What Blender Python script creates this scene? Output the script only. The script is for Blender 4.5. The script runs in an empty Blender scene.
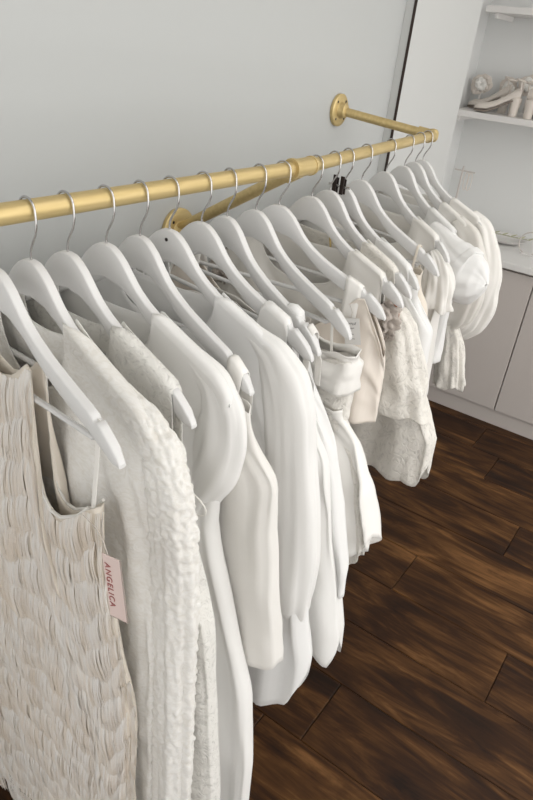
import bpy, bmesh, math, random
from mathutils import Matrix, Vector, noise
C = bpy.context.scene.collection
PI = math.pi

# ------------------------------------------------------------------ camera, world, light, exposure
CAM_Z = 1.70
cd = bpy.data.cameras.new('camera'); cam = bpy.data.objects.new('camera', cd); C.objects.link(cam)
cd.sensor_fit = 'VERTICAL'; cd.sensor_height = 24.0; cd.lens = 642.0 / 800.0 * 24.0
cd.clip_start = 0.02
r_ = Vector((0.57991039, -0.80883654, 0.09740324)); d_ = Vector((-0.35609534, -0.35919361, -0.8626564))
f_ = Vector((0.73273464, 0.46557857, -0.49632303))
m = Matrix((( r_.x, -d_.x, -f_.x, 0), (r_.y, -d_.y, -f_.y, 0), (r_.z, -d_.z, -f_.z, CAM_Z), (0, 0, 0, 1)))
cam.matrix_world = m
bpy.context.scene.camera = cam

w = bpy.data.worlds.new('daylight'); bpy.context.scene.world = w; w.use_nodes = True
w.node_tree.nodes['Background'].inputs[0].default_value = (1.0, 0.99, 0.972, 1)
w.node_tree.nodes['Background'].inputs[1].default_value = 1.42

def area(name, loc, target, sx, sy, power, col=(1, 1, 1)):
    l = bpy.data.lights.new(name, 'AREA'); l.shape = 'RECTANGLE'; l.size = sx; l.size_y = sy; l.energy = power; l.color = col
    o = bpy.data.objects.new(name, l); C.objects.link(o); o.location = loc
    o.rotation_euler = (Vector(target) - Vector(loc)).to_track_quat('-Z', 'Y').to_euler()
    return o
area('shop_window_light', (1.7, -2.6, 1.75), (1.3, 0.8, 1.0), 2.8, 1.7, 24, (1.0, 0.99, 0.97))
area('ceiling_panel_light', (1.6, -0.7, 2.66), (1.6, -0.7, 0), 2.6, 1.6, 20, (1.0, 0.97, 0.93))
vs = bpy.context.scene.view_settings
vs.view_transform = 'Standard'; vs.look = 'None'; vs.gamma = 1.0; vs.use_curve_mapping = False
vs.exposure = 0.12

# ------------------------------------------------------------------ materials
def mat(name, col, rough=0.6, metal=0.0, **kw):
    mt = bpy.data.materials.new(name); mt.use_nodes = True
    b = mt.node_tree.nodes['Principled BSDF']
    b.inputs['Base Color'].default_value = (*col, 1); b.inputs['Roughness'].default_value = rough
    b.inputs['Metallic'].default_value = metal
    for k, v in kw.items(): b.inputs[k].default_value = v
    return mt
def N(mt, t, **kw):
    n = mt.node_tree.nodes.new(t)
    for k, v in kw.items():
        if k in n.inputs: n.inputs[k].default_value = v
        else: setattr(n, k, v)
    return n
def L(mt, a, b): mt.node_tree.links.new(a, b)
def bsdf(mt): return mt.node_tree.nodes['Principled BSDF']
def ramp(mt, fac, stops):
    r = N(mt, 'ShaderNodeValToRGB'); e = r.color_ramp.elements
    while len(e) < len(stops): e.new(0.5)
    for i, (p, c) in enumerate(stops): e[i].position = p; e[i].color = (*c, 1)
    L(mt, fac, r.inputs[0]); return r
def coords(mt, scale=(1, 1, 1), rnd=False):
    tc = N(mt, 'ShaderNodeTexCoord'); mp = N(mt, 'ShaderNodeMapping'); mp.inputs['Scale'].default_value = scale
    L(mt, tc.outputs['Object'], mp.inputs[0])
    if rnd:
        oi = N(mt, 'ShaderNodeObjectInfo'); ml = N(mt, 'ShaderNodeMath', operation='MULTIPLY'); ml.inputs[1].default_value = 37.0
        L(mt, oi.outputs['Random'], ml.inputs[0]); L(mt, ml.outputs[0], mp.inputs['Location'])
        return mp.outputs[0], oi.outputs['Random']
    return mp.outputs[0]
def bump(mt, h, strength=0.3, dist=0.002):
    b = N(mt, 'ShaderNodeBump'); b.inputs['Strength'].default_value = strength; b.inputs['Distance'].default_value = dist
    L(mt, h, b.inputs['Height']); L(mt, b.outputs[0], bsdf(mt).inputs['Normal']); return b
def paint(name, col, rough=0.55):
    mt = mat(name, col, rough); n = N(mt, 'ShaderNodeTexNoise', Scale=55.0, Detail=4.0); L(mt, coords(mt), n.inputs[0])
    bump(mt, n.outputs[0], 0.08, 0.002); return mt
def fabric(name, col, kind='plain', trans=0.16, sheer=0.0):
    mt = mat(name, col, 0.85); nt = mt.node_tree; b = bsdf(mt)
    b.inputs['Sheen Weight'].default_value = 0.15
    co = coords(mt)
    if kind == 'plain':
        n = N(mt, 'ShaderNodeTexNoise', Scale=900.0, Detail=2.0); L(mt, co, n.inputs[0]); bump(mt, n.outputs[0], 0.15, 0.0006)
    elif kind == 'satin':
        b.inputs['Roughness'].default_value = 0.42
        n = N(mt, 'ShaderNodeTexNoise', Scale=14.0, Detail=3.0); L(mt, co, n.inputs[0]); bump(mt, n.outputs[0], 0.25, 0.004)
    elif kind == 'lace':
        v = N(mt, 'ShaderNodeTexVoronoi', Scale=75.0); v.feature = 'SMOOTH_F1'
        n = N(mt, 'ShaderNodeTexNoise', Scale=45.0, Detail=4.0, Distortion=1.2); L(mt, co, n.inputs[0])
        mx = N(mt, 'ShaderNodeMix'); mx.data_type = 'RGBA'; mx.inputs[0].default_value = 0.06
        L(mt, co, mx.inputs[6]); L(mt, n.outputs[1], mx.inputs[7]); L(mt, mx.outputs[2], v.inputs[0])
        bump(mt, v.outputs[0], 0.8, 0.0035)
        r = ramp(mt, v.outputs[0], [(0.08, tuple(c * 0.80 for c in col)), (0.26, tuple(c * .93 for c in col)), (0.42, col)])
        L(mt, r.outputs[0], b.inputs['Base Color'])
    elif kind == 'crinkle':
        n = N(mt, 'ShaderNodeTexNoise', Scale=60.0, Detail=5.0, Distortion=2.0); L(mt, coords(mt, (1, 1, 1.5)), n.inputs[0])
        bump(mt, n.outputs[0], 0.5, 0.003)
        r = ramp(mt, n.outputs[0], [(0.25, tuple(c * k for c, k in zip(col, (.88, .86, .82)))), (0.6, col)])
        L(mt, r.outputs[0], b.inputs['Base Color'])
    out = nt.nodes['Material Output']; sh = b.outputs[0]
    if trans:
        t = N(mt, 'ShaderNodeBsdfTranslucent'); t.inputs[0].default_value = (*col, 1)
        ms = N(mt, 'ShaderNodeMixShader'); ms.inputs[0].default_value = trans
        L(mt, sh, ms.inputs[1]); L(mt, t.outputs[0], ms.inputs[2]); sh = ms.outputs[0]
    if sheer:
        t = N(mt, 'ShaderNodeBsdfTransparent'); ms = N(mt, 'ShaderNodeMixShader'); ms.inputs[0].default_value = sheer
        L(mt, sh, ms.inputs[1]); L(mt, t.outputs[0], ms.inputs[2]); sh = ms.outputs[0]
    L(mt, sh, out.inputs[0]); return mt

M = {}
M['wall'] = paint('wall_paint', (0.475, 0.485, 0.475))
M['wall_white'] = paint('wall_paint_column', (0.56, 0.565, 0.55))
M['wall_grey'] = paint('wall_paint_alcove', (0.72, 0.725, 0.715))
M['ceiling'] = paint('ceiling_paint', (0.8, 0.8, 0.79))
M['gap'] = mat('dark_veneer', (0.03, 0.017, 0.012), 0.7)
M['cabinet'] = mat('cabinet_laminate', (0.55, 0.505, 0.475), 0.45)
M['worktop'] = mat('worktop_laminate', (0.74, 0.73, 0.71), 0.35)
M['shelf'] = mat('shelf_laminate', (0.74, 0.72, 0.70), 0.5)
M['hanger'] = mat('white_lacquer', (0.66, 0.655, 0.645), 0.38)
M['chrome'] = mat('chrome', (0.55, 0.54, 0.53), 0.22, 1.0)
M['dark'] = mat('dark_metal', (0.035, 0.025, 0.022), 0.4, 0.6)
M['brass'] = mat('brushed_brass', (0.60, 0.46, 0.22), 0.45, 0.55)
n = N(M['brass'], 'ShaderNodeTexNoise', Scale=30.0, Detail=3.0); L(M['brass'], coords(M['brass'], (0.3, 4, 4)), n.inputs[0])
r = ramp(M['brass'], n.outputs[0], [(0.3, (0.54, 0.41, 0.18)), (0.7, (0.63, 0.49, 0.24))]); L(M['brass'], r.outputs[0], bsdf(M['brass']).inputs['Base Color'])
M['thread'] = mat('thread', (0.55, 0.5, 0.45), 0.8)
M['card'] = mat('tag_card', (0.66, 0.53, 0.49), 0.6)
M['card_edge'] = mat('tag_foil_edge', (0.32, 0.27, 0.24), 0.4)
M['ink'] = mat('red_brown_ink', (0.34, 0.10, 0.09), 0.6)
M['ink_dark'] = mat('grey_ink', (0.16, 0.15, 0.15), 0.6)
M['paper'] = mat('white_paper', (0.72, 0.71, 0.69), 0.6)
M['orange'] = fabric('orange_cloth', (0.60, 0.22, 0.11), 'plain')
M['blush'] = fabric('blush_cloth', (0.74, 0.58, 0.50), 'plain')
M['shoe'] = mat('cream_leather', (0.68, 0.62, 0.56), 0.45)
M['sole'] = mat('shoe_sole', (0.22, 0.18, 0.15), 0.6)
M['foliage'] = mat('dried_foliage', (0.42, 0.42, 0.28), 0.7)
M['vase'] = mat('white_ceramic', (0.72, 0.70, 0.68), 0.3)
# floor wood
mt = mat('walnut_plank', (0.1, 0.05, 0.03), 0.5); M['wood'] = mt
co, rnd = coords(mt, (6, 1.0, 6), True)
n1 = N(mt, 'ShaderNodeTexNoise', Scale=2.2, Detail=6.0, Roughness=0.62, Distortion=1.1); L(mt, co, n1.inputs[0])
co2, _ = coords(mt, (1.6, 0.8, 1), True)
n2 = N(mt, 'ShaderNodeTexNoise', Scale=3.2, Detail=4.0, Distortion=0.8); L(mt, co2, n2.inputs[0])
co3, _ = coords(mt, (60, 3, 60), True)
n3 = N(mt, 'ShaderNodeTexNoise', Scale=2.0, Detail=4.0, Distortion=0.4); L(mt, co3, n3.inputs[0])
def mth(op, a, b, va=None, vb=None):
    x = N(mt, 'ShaderNodeMath', operation=op)
    for i, (s, v) in enumerate(((a, va), (b, vb))):
        if s is not None: L(mt, s, x.inputs[i])
        elif v is not None: x.inputs[i].default_value = v
    return x.outputs[0]
s = mth('ADD', mth('MULTIPLY', n1.outputs[0], None, vb=0.52), mth('MULTIPLY', n2.outputs[0], None, vb=0.30))
s = mth('ADD', s, mth('MULTIPLY', n3.outputs[0], None, vb=0.12))
s = mth('ADD', s, mth('MULTIPLY', mth('SUBTRACT', rnd, None, vb=0.5), None, vb=0.045))
rr = ramp(mt, s, [(0.36, (0.014, 0.006, 0.003)), (0.44, (0.036, 0.014, 0.0045)), (0.51, (0.080, 0.034, 0.010)), (0.60, (0.19, 0.088, 0.030))])
L(mt, rr.outputs[0], bsdf(mt).inputs['Base Color']); bsdf(mt).inputs['Specular IOR Level'].default_value = 0.2
bump(mt, s, 0.25, 0.004)
# garment cloths
CL = {
 'cream': fabric('cream_lining', (0.84, 0.775, 0.68), 'plain', 0.2),
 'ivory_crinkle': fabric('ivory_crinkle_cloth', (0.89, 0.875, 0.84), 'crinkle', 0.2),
 'ivory_lace': fabric('ivory_lace', (0.87, 0.855, 0.81), 'lace', 0.2),
 'white': fabric('white_crepe', (0.89, 0.88, 0.855), 'plain', 0.18),
 'white_b': fabric('white_cotton', (0.88, 0.875, 0.86), 'plain', 0.18),
 'soft': fabric('soft_white_chiffon', (0.88, 0.86, 0.82), 'plain', 0.22),
 'satin': fabric('ivory_satin', (0.88, 0.86, 0.82), 'satin', 0.1),
 'beige': fabric('beige_satin', (0.84, 0.77, 0.69), 'satin', 0.15),
 'lace': fabric('beige_lace', (0.87, 0.84, 0.78), 'lace', 0.2),
 'lace_grey': fabric('grey_lace', (0.55, 0.49, 0.44), 'lace', 0.2),
 'sheer': fabric('sheer_beige_organza', (0.88, 0.855, 0.81), 'plain', 0.3, 0.15),
}
# fringe with a little tone difference from thread to thread, plus shading painted from lit root to dark tip
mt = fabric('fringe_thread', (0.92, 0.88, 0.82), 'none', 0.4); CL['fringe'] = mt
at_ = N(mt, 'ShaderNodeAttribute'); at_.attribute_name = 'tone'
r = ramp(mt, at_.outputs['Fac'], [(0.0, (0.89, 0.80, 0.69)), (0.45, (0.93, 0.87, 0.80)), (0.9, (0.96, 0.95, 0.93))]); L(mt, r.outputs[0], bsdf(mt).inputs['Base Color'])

# ------------------------------------------------------------------ helpers
def link(name, verts, faces, material, parent=None, smooth=True, attr=None):
    me = bpy.data.meshes.new(name); me.from_pydata(verts, [], faces); me.update()
    if material: me.materials.append(material)
    if smooth: me.polygons.foreach_set('use_smooth', [True] * len(me.polygons))
    if attr:
        a = me.attributes.new('tone', 'FLOAT', 'POINT'); a.data.foreach_set('value', attr)
    o = bpy.data.objects.new(name, me); C.objects.link(o)
    if parent: o.parent = parent
    return o
def thing(name, label, cat, loc=(0, 0, 0), rotz=0.0, group=None):
    o = bpy.data.objects.new(name, None); C.objects.link(o); o.location = loc; o.rotation_euler = (0, 0, rotz)
    o['label'] = label; o['category'] = cat; o.empty_display_size = 0.05
    if group: o['group'] = group
    return o
class G:
    def __init__(s): s.v = []; s.f = []
    def box(s, x0, x1, y0, y1, z0, z1):
        b = len(s.v); s.v += [(x, y, z) for z in (z0, z1) for y in (y0, y1) for x in (x0, x1)]
        s.f += [tuple(b + i for i in q) for q in ((0, 2, 3, 1), (4, 5, 7, 6), (0, 1, 5, 4), (2, 6, 7, 3), (0, 4, 6, 2), (1, 3, 7, 5))]
        return s
    def tube(s, pts, rad, n=10, cap=True):
        pts = [Vector(p) for p in pts]; b = len(s.v); rr = rad if isinstance(rad, (list, tuple)) else [rad] * len(pts)
        t = (pts[1] - pts[0]).normalized(); u = t.orthogonal().normalized()
        for i, p in enumerate(pts):
            a = pts[max(0, i - 1)]; c = pts[min(len(pts) - 1, i + 1)]; t = (c - a).normalized()
            u = (u - t * u.dot(t)).normalized(); v = t.cross(u)
            for k in range(n):
                q = p + (u * math.cos(2 * PI * k / n) + v * math.sin(2 * PI * k / n)) * rr[i]; s.v.append(tuple(q))
        for i in range(len(pts) - 1):
            for k in range(n):
                s.f.append((b + i * n + k, b + i * n + (k + 1) % n, b + (i + 1) * n + (k + 1) % n, b + (i + 1) * n + k))
        if cap: s.f.append(tuple(b + k for k in reversed(range(n)))); s.f.append(tuple(b + (len(pts) - 1) * n + k for k in range(n)))
        return s
    def lathe(s, prof, n=28, origin=(0, 0, 0), axis=(0, 0, 1)):
        ax = Vector(axis).normalized(); u = ax.orthogonal().normalized(); v = ax.cross(u); o = Vector(origin); b = len(s.v)
        for (r, h) in prof:
            for k in range(n):
                a = 2 * PI * k / n; s.v.append(tuple(o + ax * h + (u * math.cos(a) + v * math.sin(a)) * r))
        for i in range(len(prof) - 1):
            for k in range(n): s.f.append((b + i * n + k, b + i * n + (k + 1) % n, b + (i + 1) * n + (k + 1) % n, b + (i + 1) * n + k))
        s.f.append(tuple(b + k for k in reversed(range(n)))); s.f.append(tuple(b + (len(prof) - 1) * n + k for k in range(n)))
        return s
    def out(s, name, material, parent=None, smooth=False, bevel=0.0, angle=None):
        o = link(name, s.v, s.f, material, parent, smooth)
        if angle is not None or (smooth and angle is None):
            try: o.data.set_sharp_from_angle(angle=math.radians(angle or 40))
            except Exception: pass
        if bevel:
            md = o.modifiers.new('bevel', 'BEVEL'); md.width = bevel; md.segments = 2; md.limit_method = 'ANGLE'
        return o
def struct(o): o['kind'] = 'structure'; return o
def lerp(a, b, t): return a + (b - a) * t
def sst(t): t = max(0.0, min(1.0, t)); return t * t * (3 - 2 * t)
def interp(tab, x):
    if x <= tab[0][0]: return tab[0][1]
    for (a, fa), (b, fb) in zip(tab, tab[1:]):
        if x <= b: return lerp(fa, fb, (x - a) / (b - a) if b > a else 0)
    return tab[-1][1]

# ------------------------------------------------------------------ the room
XB = 3.72
fl = G().box(-1.6, XB, -2.7, 1.33, -0.06, -0.008).out('floor', M['gap']); struct(fl)
def plank_mesh(l, wd):
    g = G(); c = 0.0025; h = 0.008
    x, y = wd / 2 - 0.0007, l / 2 - 0.0007
    g.v = [(-x, -y, -h), (x, -y, -h), (x, y, -h), (-x, y, -h), (-x, -y, -c), (x, -y, -c), (x, y, -c), (-x, y, -c),
           (-x + c, -y + c, 0), (x - c, -y + c, 0), (x - c, y - c, 0), (-x + c, y - c, 0)]
    g.f = [(3, 2, 1, 0)] + [(i, (i + 1) % 4, 4 + (i + 1) % 4, 4 + i) for i in range(4)] + [(4 + i, 4 + (i + 1) % 4, 8 + (i + 1) % 4, 8 + i) for i in range(4)] + [(8, 9, 10, 11)]
    return g
rng = random.Random(4)
PW = 0.2305; PL = 1.21
joint = {13: -0.43, 14: 0.043 , 15: 0.47, 17: 0.205, 16: -0.30}     # end joints seen in the photograph
full = None
cnt = 0
for i in range(-1, 23):
    x0 = -1.735 + i * PW; x1 = min(x0 + PW, XB)
    if x1 - x0 < 0.02 or x0 < -1.61 - PW: continue
    j0 = joint.get(i, rng.uniform(-1, 0.2))
    y = j0 - PL * 4
    while y < 1.06:
        a = max(y, -2.7); b = min(y + PL, 1.06 if x0 < 2.8 else 1.30)
        if b - a > 0.03:
            if b - a > PL - 0.001 and abs(x1 - x0 - PW) < 1e-6:
                if full is None: o = plank_mesh(PL, PW).out('plank', M['wood'], fl); full = o.data
                else: o = bpy.data.objects.new('plank', full); C.objects.link(o); o.parent = fl
            else: o = plank_mesh(b - a, x1 - x0).out('plank', M['wood'], fl)
            o.location = ((x0 + x1) / 2, (a + b) / 2, 0)
        y += PL
WA = 1.06; WB = 1.025; XS = 2.238; XC = 2.84
struct(G().box(-1.6, XS, WA, WA + 0.1, 0, 2.75).out('wall_left', M['wall']))
struct(G().box(XS + 0.0005, XC, WB, WA + 0.28, 0, 2.75).out('wall_column', M['wall_white'], bevel=0.004))
struct(G().box(XS - 0.002, XS + 0.002, WB - 0.002, WB + 0.007, 0, 2.75).out('trim_1', M['gap']))
struct(G().box(XC - 0.05, XB, 1.30, 1.40, 0, 2.75).out('wall_alcove', M['wall_grey']))
struct(G().box(XB, XB + 0.1, -2.7, 1.40, 0, 2.75).out('wall_back', M['wall_grey']))
struct(G().box(-1.6, XB + 0.1, -2.7, 1.40, 2.75, 2.85).out('ceiling', M['ceiling']))

# cabinets along the back wall
for k, (y0, y1, lab) in enumerate(((0.588, 1.188, 'pale grey handleless base cabinet partly hidden by the last hanging blouses'),
                                   (-0.012, 0.588, 'pale grey handleless base cabinet at the right edge of the photo'))):
    t = thing('base_cabinet', lab, 'cabinet', (3.16, (y0 + y1) / 2, 0), 0, 'base cabinets along the back wall')
    hw = (y1 - y0) / 2
    G().box(0.022, XB - 3.16 - 0.002, -hw + 0.001, hw - 0.001, 0.0855, 0.828).out('carcass', M['cabinet'], t)
    G().box(0.0, 0.0215, -hw + 0.003, hw - 0.003, 0.09, 0.815).out('door', M['cabinet'], t, bevel=0.0015)
    G().box(0.012, 0.030, -hw, hw, 0.0, 0.085).out('plinth', M['cabinet'], t)
wt = G().box(3.135, XB - 0.002, -0.03, 1.297, 0.829, 0.862).out('worktop', M['worktop'], bevel=0.004)
wt['label'] = 'white worktop running over the pale grey base cabinets'; wt['category'] = 'worktop'
for (z, y1, lab) in ((1.452, 1.297, 'white wall shelf carrying the cream heeled shoes'), (1.905, 1.225, 'white upper wall shelf cut by the top edge of the photo')):
    t = thing('wall_shelf', lab, 'shelf', (XB, 0.6, z), 0, 'white wall shelves in the alcove')
    G().box(-0.272, -0.002, -0.60, y1 - 0.6, -0.028, 0.0).out('board', M['shelf'], t, bevel=0.002)
    for yy in (y1 - 0.6 - 0.05, -0.45):
        G().box(-0.25, -0.002, yy - 0.006, yy + 0.006, -0.05, -0.0285).out('bracket', M['shelf'], t)

# ------------------------------------------------------------------ brass clothes rail
RZ = 1.48; RR = 0.0135
RP = [(-0.75, 0.700), (0.45, 0.692), (1.11, 0.679)]; RP2 = [(1.11, 0.679), (1.950, 0.766)]
def rail_y(x):
    pts = RP + RP2[1:]
    return interp(pts, x)
rail = thing('clothes_rail', 'brushed brass pipe clothes rail holding all the white hangers', 'clothes rail', (1.11, 0.679, RZ))
def rp(x, y, z): return (x - 1.11, y - 0.679, z - RZ)
NEARF = (1.172, WA, 1.258); FARF = (1.885, WA, 1.512)
G().tube([rp(x, y, RZ) for x, y in RP], RR, 20).out('pipe', M['brass'], rail, True)
G().tube([rp(x, y, RZ) for x, y in RP2], RR * 0.97, 20).out('pipe', M['brass'], rail, True)
for x0, x1, rr2 in ((1.070, 1.135, 0.0172), (1.064, 1.072, 0.0195), (1.132, 1.140, 0.0185)):
    G().tube([rp(x0, rail_y(x0), RZ), rp(x1, rail_y(x1), RZ)], rr2, 20).out('collar' if rr2 > 0.0175 else 'tee_joint', M['brass'], rail, True)
ex, ey = 1.950, 0.766
G().lathe([(0.004, -0.0185), (0.012, -0.016), (0.0168, -0.009), (0.0175, 0), (0.0168, 0.009), (0.012, 0.016), (0.004, 0.0185)], 20, rp(ex, ey, RZ + 0.001), (0.2, 0.1, 1)).out('elbow_joint', M['brass'], rail, True, angle=80)
G().tube([rp(ex - 0.045, rail_y(ex - .045), RZ), rp(ex - 0.008, rail_y(ex - .008), RZ)], 0.0165, 20).out('collar', M['brass'], rail, True)
def arm(a, b, fr_=0.046):
    A = Vector(a); B = Vector(b); d = (B - A).normalized()
    G().tube([rp(*(A + d * 0.005)), rp(*(B - d * 0.004))], RR * 0.93, 18).out('arm', M['brass'], rail, True)
    G().tube([rp(*(A + d * 0.012)), rp(*(A + d * 0.045))], 0.0165, 18).out('collar', M['brass'], rail, True)
    fo = G().lathe([(fr_, 0.0015), (fr_, 0.010), (fr_ - 0.003, 0.0125), (0.024, 0.0125), (0.021, 0.016), (0.0195, 0.030), (0.0165, 0.032)], 32, rp(*b), (0, -1, 0)).out('wall_flange', M['brass'], rail, True)
    for k in range(4):
        a_ = PI / 4 + k * PI / 2
        G().lathe([(0.0038, 0.0), (0.0038, 0.0012), (0.002, 0.002)], 10, rp(b[0] + 0.034 * math.cos(a_), b[1] - 0.0118, b[2] + 0.034 * math.sin(a_)), (0, -1, 0)).out('screw', M['dark'], fo, True)
arm((1.105, 0.679, RZ), NEARF, 0.054); arm((ex, ey, RZ), FARF)

# ------------------------------------------------------------------ hangers
HTAB = [(0, -0.0625), (0.012, -0.064), (0.022, -0.069), (0.035, -0.080), (0.050, -0.098), (0.062, -0.112), (0.08, -0.1265), (0.11, -0.144), (0.15, -0.161),
        (0.19, -0.176), (0.1985, -0.180), (0.2, -0.185), (0.206, -0.185), (0.208, -0.182), (0.222, -0.192), (0.236, -0.203), (0.245, -0.214), (0.2485, -0.221)]
HBOT = [(0, -0.112), (0.03, -0.117), (0.06, -0.133), (0.08, -0.150), (0.11, -0.170), (0.15, -0.188), (0.19, -0.203), (0.21, -0.213), (0.235, -0.224), (0.2485, -0.2255)]
def HT(u): return interp(HTAB, abs(u))
def hanger_body():
    us = [0, .006, .012, .018, .024, .03, .036, .043, .05, .057, .065, .073, .082, .092, .104, .117, .13, .145, .16, .175, .188, .1975, .1992, .203, .207, .2088, .216, .223, .230, .237, .2425, .246, .2485]
    us = [-u for u in reversed(us[1:])] + us
    g = G(); n = 12
    for u in us:
        zt, zb = HT(u), interp(HBOT, abs(u)); h = zt - zb; th = 0.0066 if abs(u) < 0.24 else 0.0052
        yo = -0.010 * (abs(u) / 0.25) ** 2; r = min(0.0022, h * 0.45)
        for (sy, sz, c0) in ((1, 1, 0), (-1, 1, 1), (-1, -1, 2), (1, -1, 3)):
            for k in range(3):
                a = c0 * PI / 2 + k * PI / 4
                cy, cz = (th - r) * sy, (zt - r if sz > 0 else zb + r)
                g.v.append((u, yo + cy + r * math.cos(a), cz + r * math.sin(a)))
    for i in range(len(us) - 1):
        for k in range(n): g.f.append((i * n + k, i * n + (k + 1) % n, (i + 1) * n + (k + 1) % n, (i + 1) * n + k))
    g.f.append(tuple(range(n))); g.f.append(tuple((len(us) - 1) * n + k for k in reversed(range(n))))
    return g
def hanger_hook():
    R = 0.0165; cz = 0.0002; pts = []
    for k in range(15):
        a = math.radians(205 - k * 205 / 14.0); pts.append((R * math.cos(a), 0, cz + R * math.sin(a)))
    pts += [(0.0172, 0, -0.008), (0.0168, 0, -0.018), (0.0135, 0, -0.028), (0.007, 0, -0.038), (0.002, 0, -0.047), (0, 0, -0.055), (0, 0, -0.066)]
    return G().tube(pts, 0.00165, 8)
def hanger_bar(): return G().tube([(-0.197, -0.005, -0.208), (-0.19, -0.005, -0.214), (0.19, -0.005, -0.214), (0.197, -0.005, -0.208)], 0.0042, 10)
def make_hanger():
    t = thing('clothes_hanger', '', 'hanger')
    b = hanger_body().out('shoulder_arms', M['hanger'], t, True, angle=75)
    hanger_hook().out('hook', M['chrome'], t, True, angle=80); hanger_bar().out('trouser_bar', M['hanger'], t, True)
    return t
HS = [(0.440, -4), (0.492, -3.5), (0.549, -1.5), (0.616, 0.4), (0.681, -4.0), (0.743, 1.5), (0.818, 0.2), (0.884, -9), (0.966, -5.5),
      (1.038, 7.4), (1.162, -1.3), (1.251, -7), (1.323, -10), (1.43, -4.9), (1.594, -13.8), (1.738, -17), (1.832, -13.5), (1.902, -4.5)]
HL = ['nearest white wooden hanger, tip bare above the fringed top, neck cut by the left edge',
 'second white hanger from the left, holding the textured ivory jacket', 'third white hanger from the left, bare rounded tip beyond a sheer shoulder',
 'fourth white hanger from the left, arm covered by a smooth short sleeve', 'fifth white hanger from the left, wide strap looped over its tip',
 'white hanger with a small dark screw hole in its neck, before the lower wall flange', 'white hanger carrying the long white vest, neck just right of the lower wall flange',
 'white hanger whose hook crosses the lower end of the slanting brass arm', 'white hanger below the slanting arm with the folded satin bodice under its tip',
 'white hanger hooked just before the tee joint, beige satin slip under its tip', 'white hanger hooked just after the tee joint of the rail',
 'white hanger with the small black clip behind its neck, orange cloth flower under its tip', 'white hanger directly behind the black clip, strap top below',
 'white hanger whose neck stands left of the dark wall seam, tip bare over cream cloth', 'white hanger whose neck overlaps the dark wall seam, long tip bare',
 'white hanger of the big white puff sleeve blouse, third from the elbow end', 'next to last white hanger before the brass elbow', 'last white hanger, hooked at the brass elbow']
hang = make_hanger(); HG = []
for i, ((x, yaw), lab) in enumerate(zip(HS, HL)):
    if i == 0: o = hang
    else:
        o = hang.copy(); C.objects.link(o)
        for ch in list(hang.children): c = ch.copy(); C.objects.link(c); c.parent = o
    o.location = (x, rail_y(x), RZ); o.rotation_euler = (0, 0, math.radians(yaw - 90)); o['label'] = lab; o['group'] = 'white wooden hangers along the brass rail'
    HG.append(o)
G().lathe([(0.0030, 0.0), (0.0030, 0.0008), (0.0015, 0.001)], 10, (0.0, -0.0066, -0.078), (0, -1, 0)).out('screw_hole', M['dark'], [c for c in HG[5].children if c.name.startswith('shoulder')][0], True)

# ------------------------------------------------------------------ garments
def gthing(i, name, label, cat='dress', group=None):
    x, yaw = HS[i - 1]; yaw = {8: -7.5, 9: -5.2}.get(i, yaw)      # cloth hangs a little off the line of a turned hanger
    return thing(name, label, cat, (x, rail_y(x), RZ), math.radians(yaw - 90), group)
def poly(pts, t):
    d = [0.0]
    for a, b in zip(pts, pts[1:]): d.append(d[-1] + math.hypot(b[0] - a[0], b[1] - a[1]))
    x = t * d[-1]
    for k in range(len(pts) - 1):
        if x <= d[k + 1]:
            q = (x - d[k]) / (d[k + 1] - d[k] + 1e-9); return (lerp(pts[k][0], pts[k + 1][0], q), lerp(pts[k][1], pts[k + 1][1], q))
    return pts[-1]
def on(u, d=0.003): return (u, HT(u) + d)
def shoulder(u0, u1, n=8): return [on(lerp(u0, u1, k / n), 0.0035) for k in range(n + 1)]
def bk(u, f): return neck(u, -0.158) + f[7:]
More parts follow.
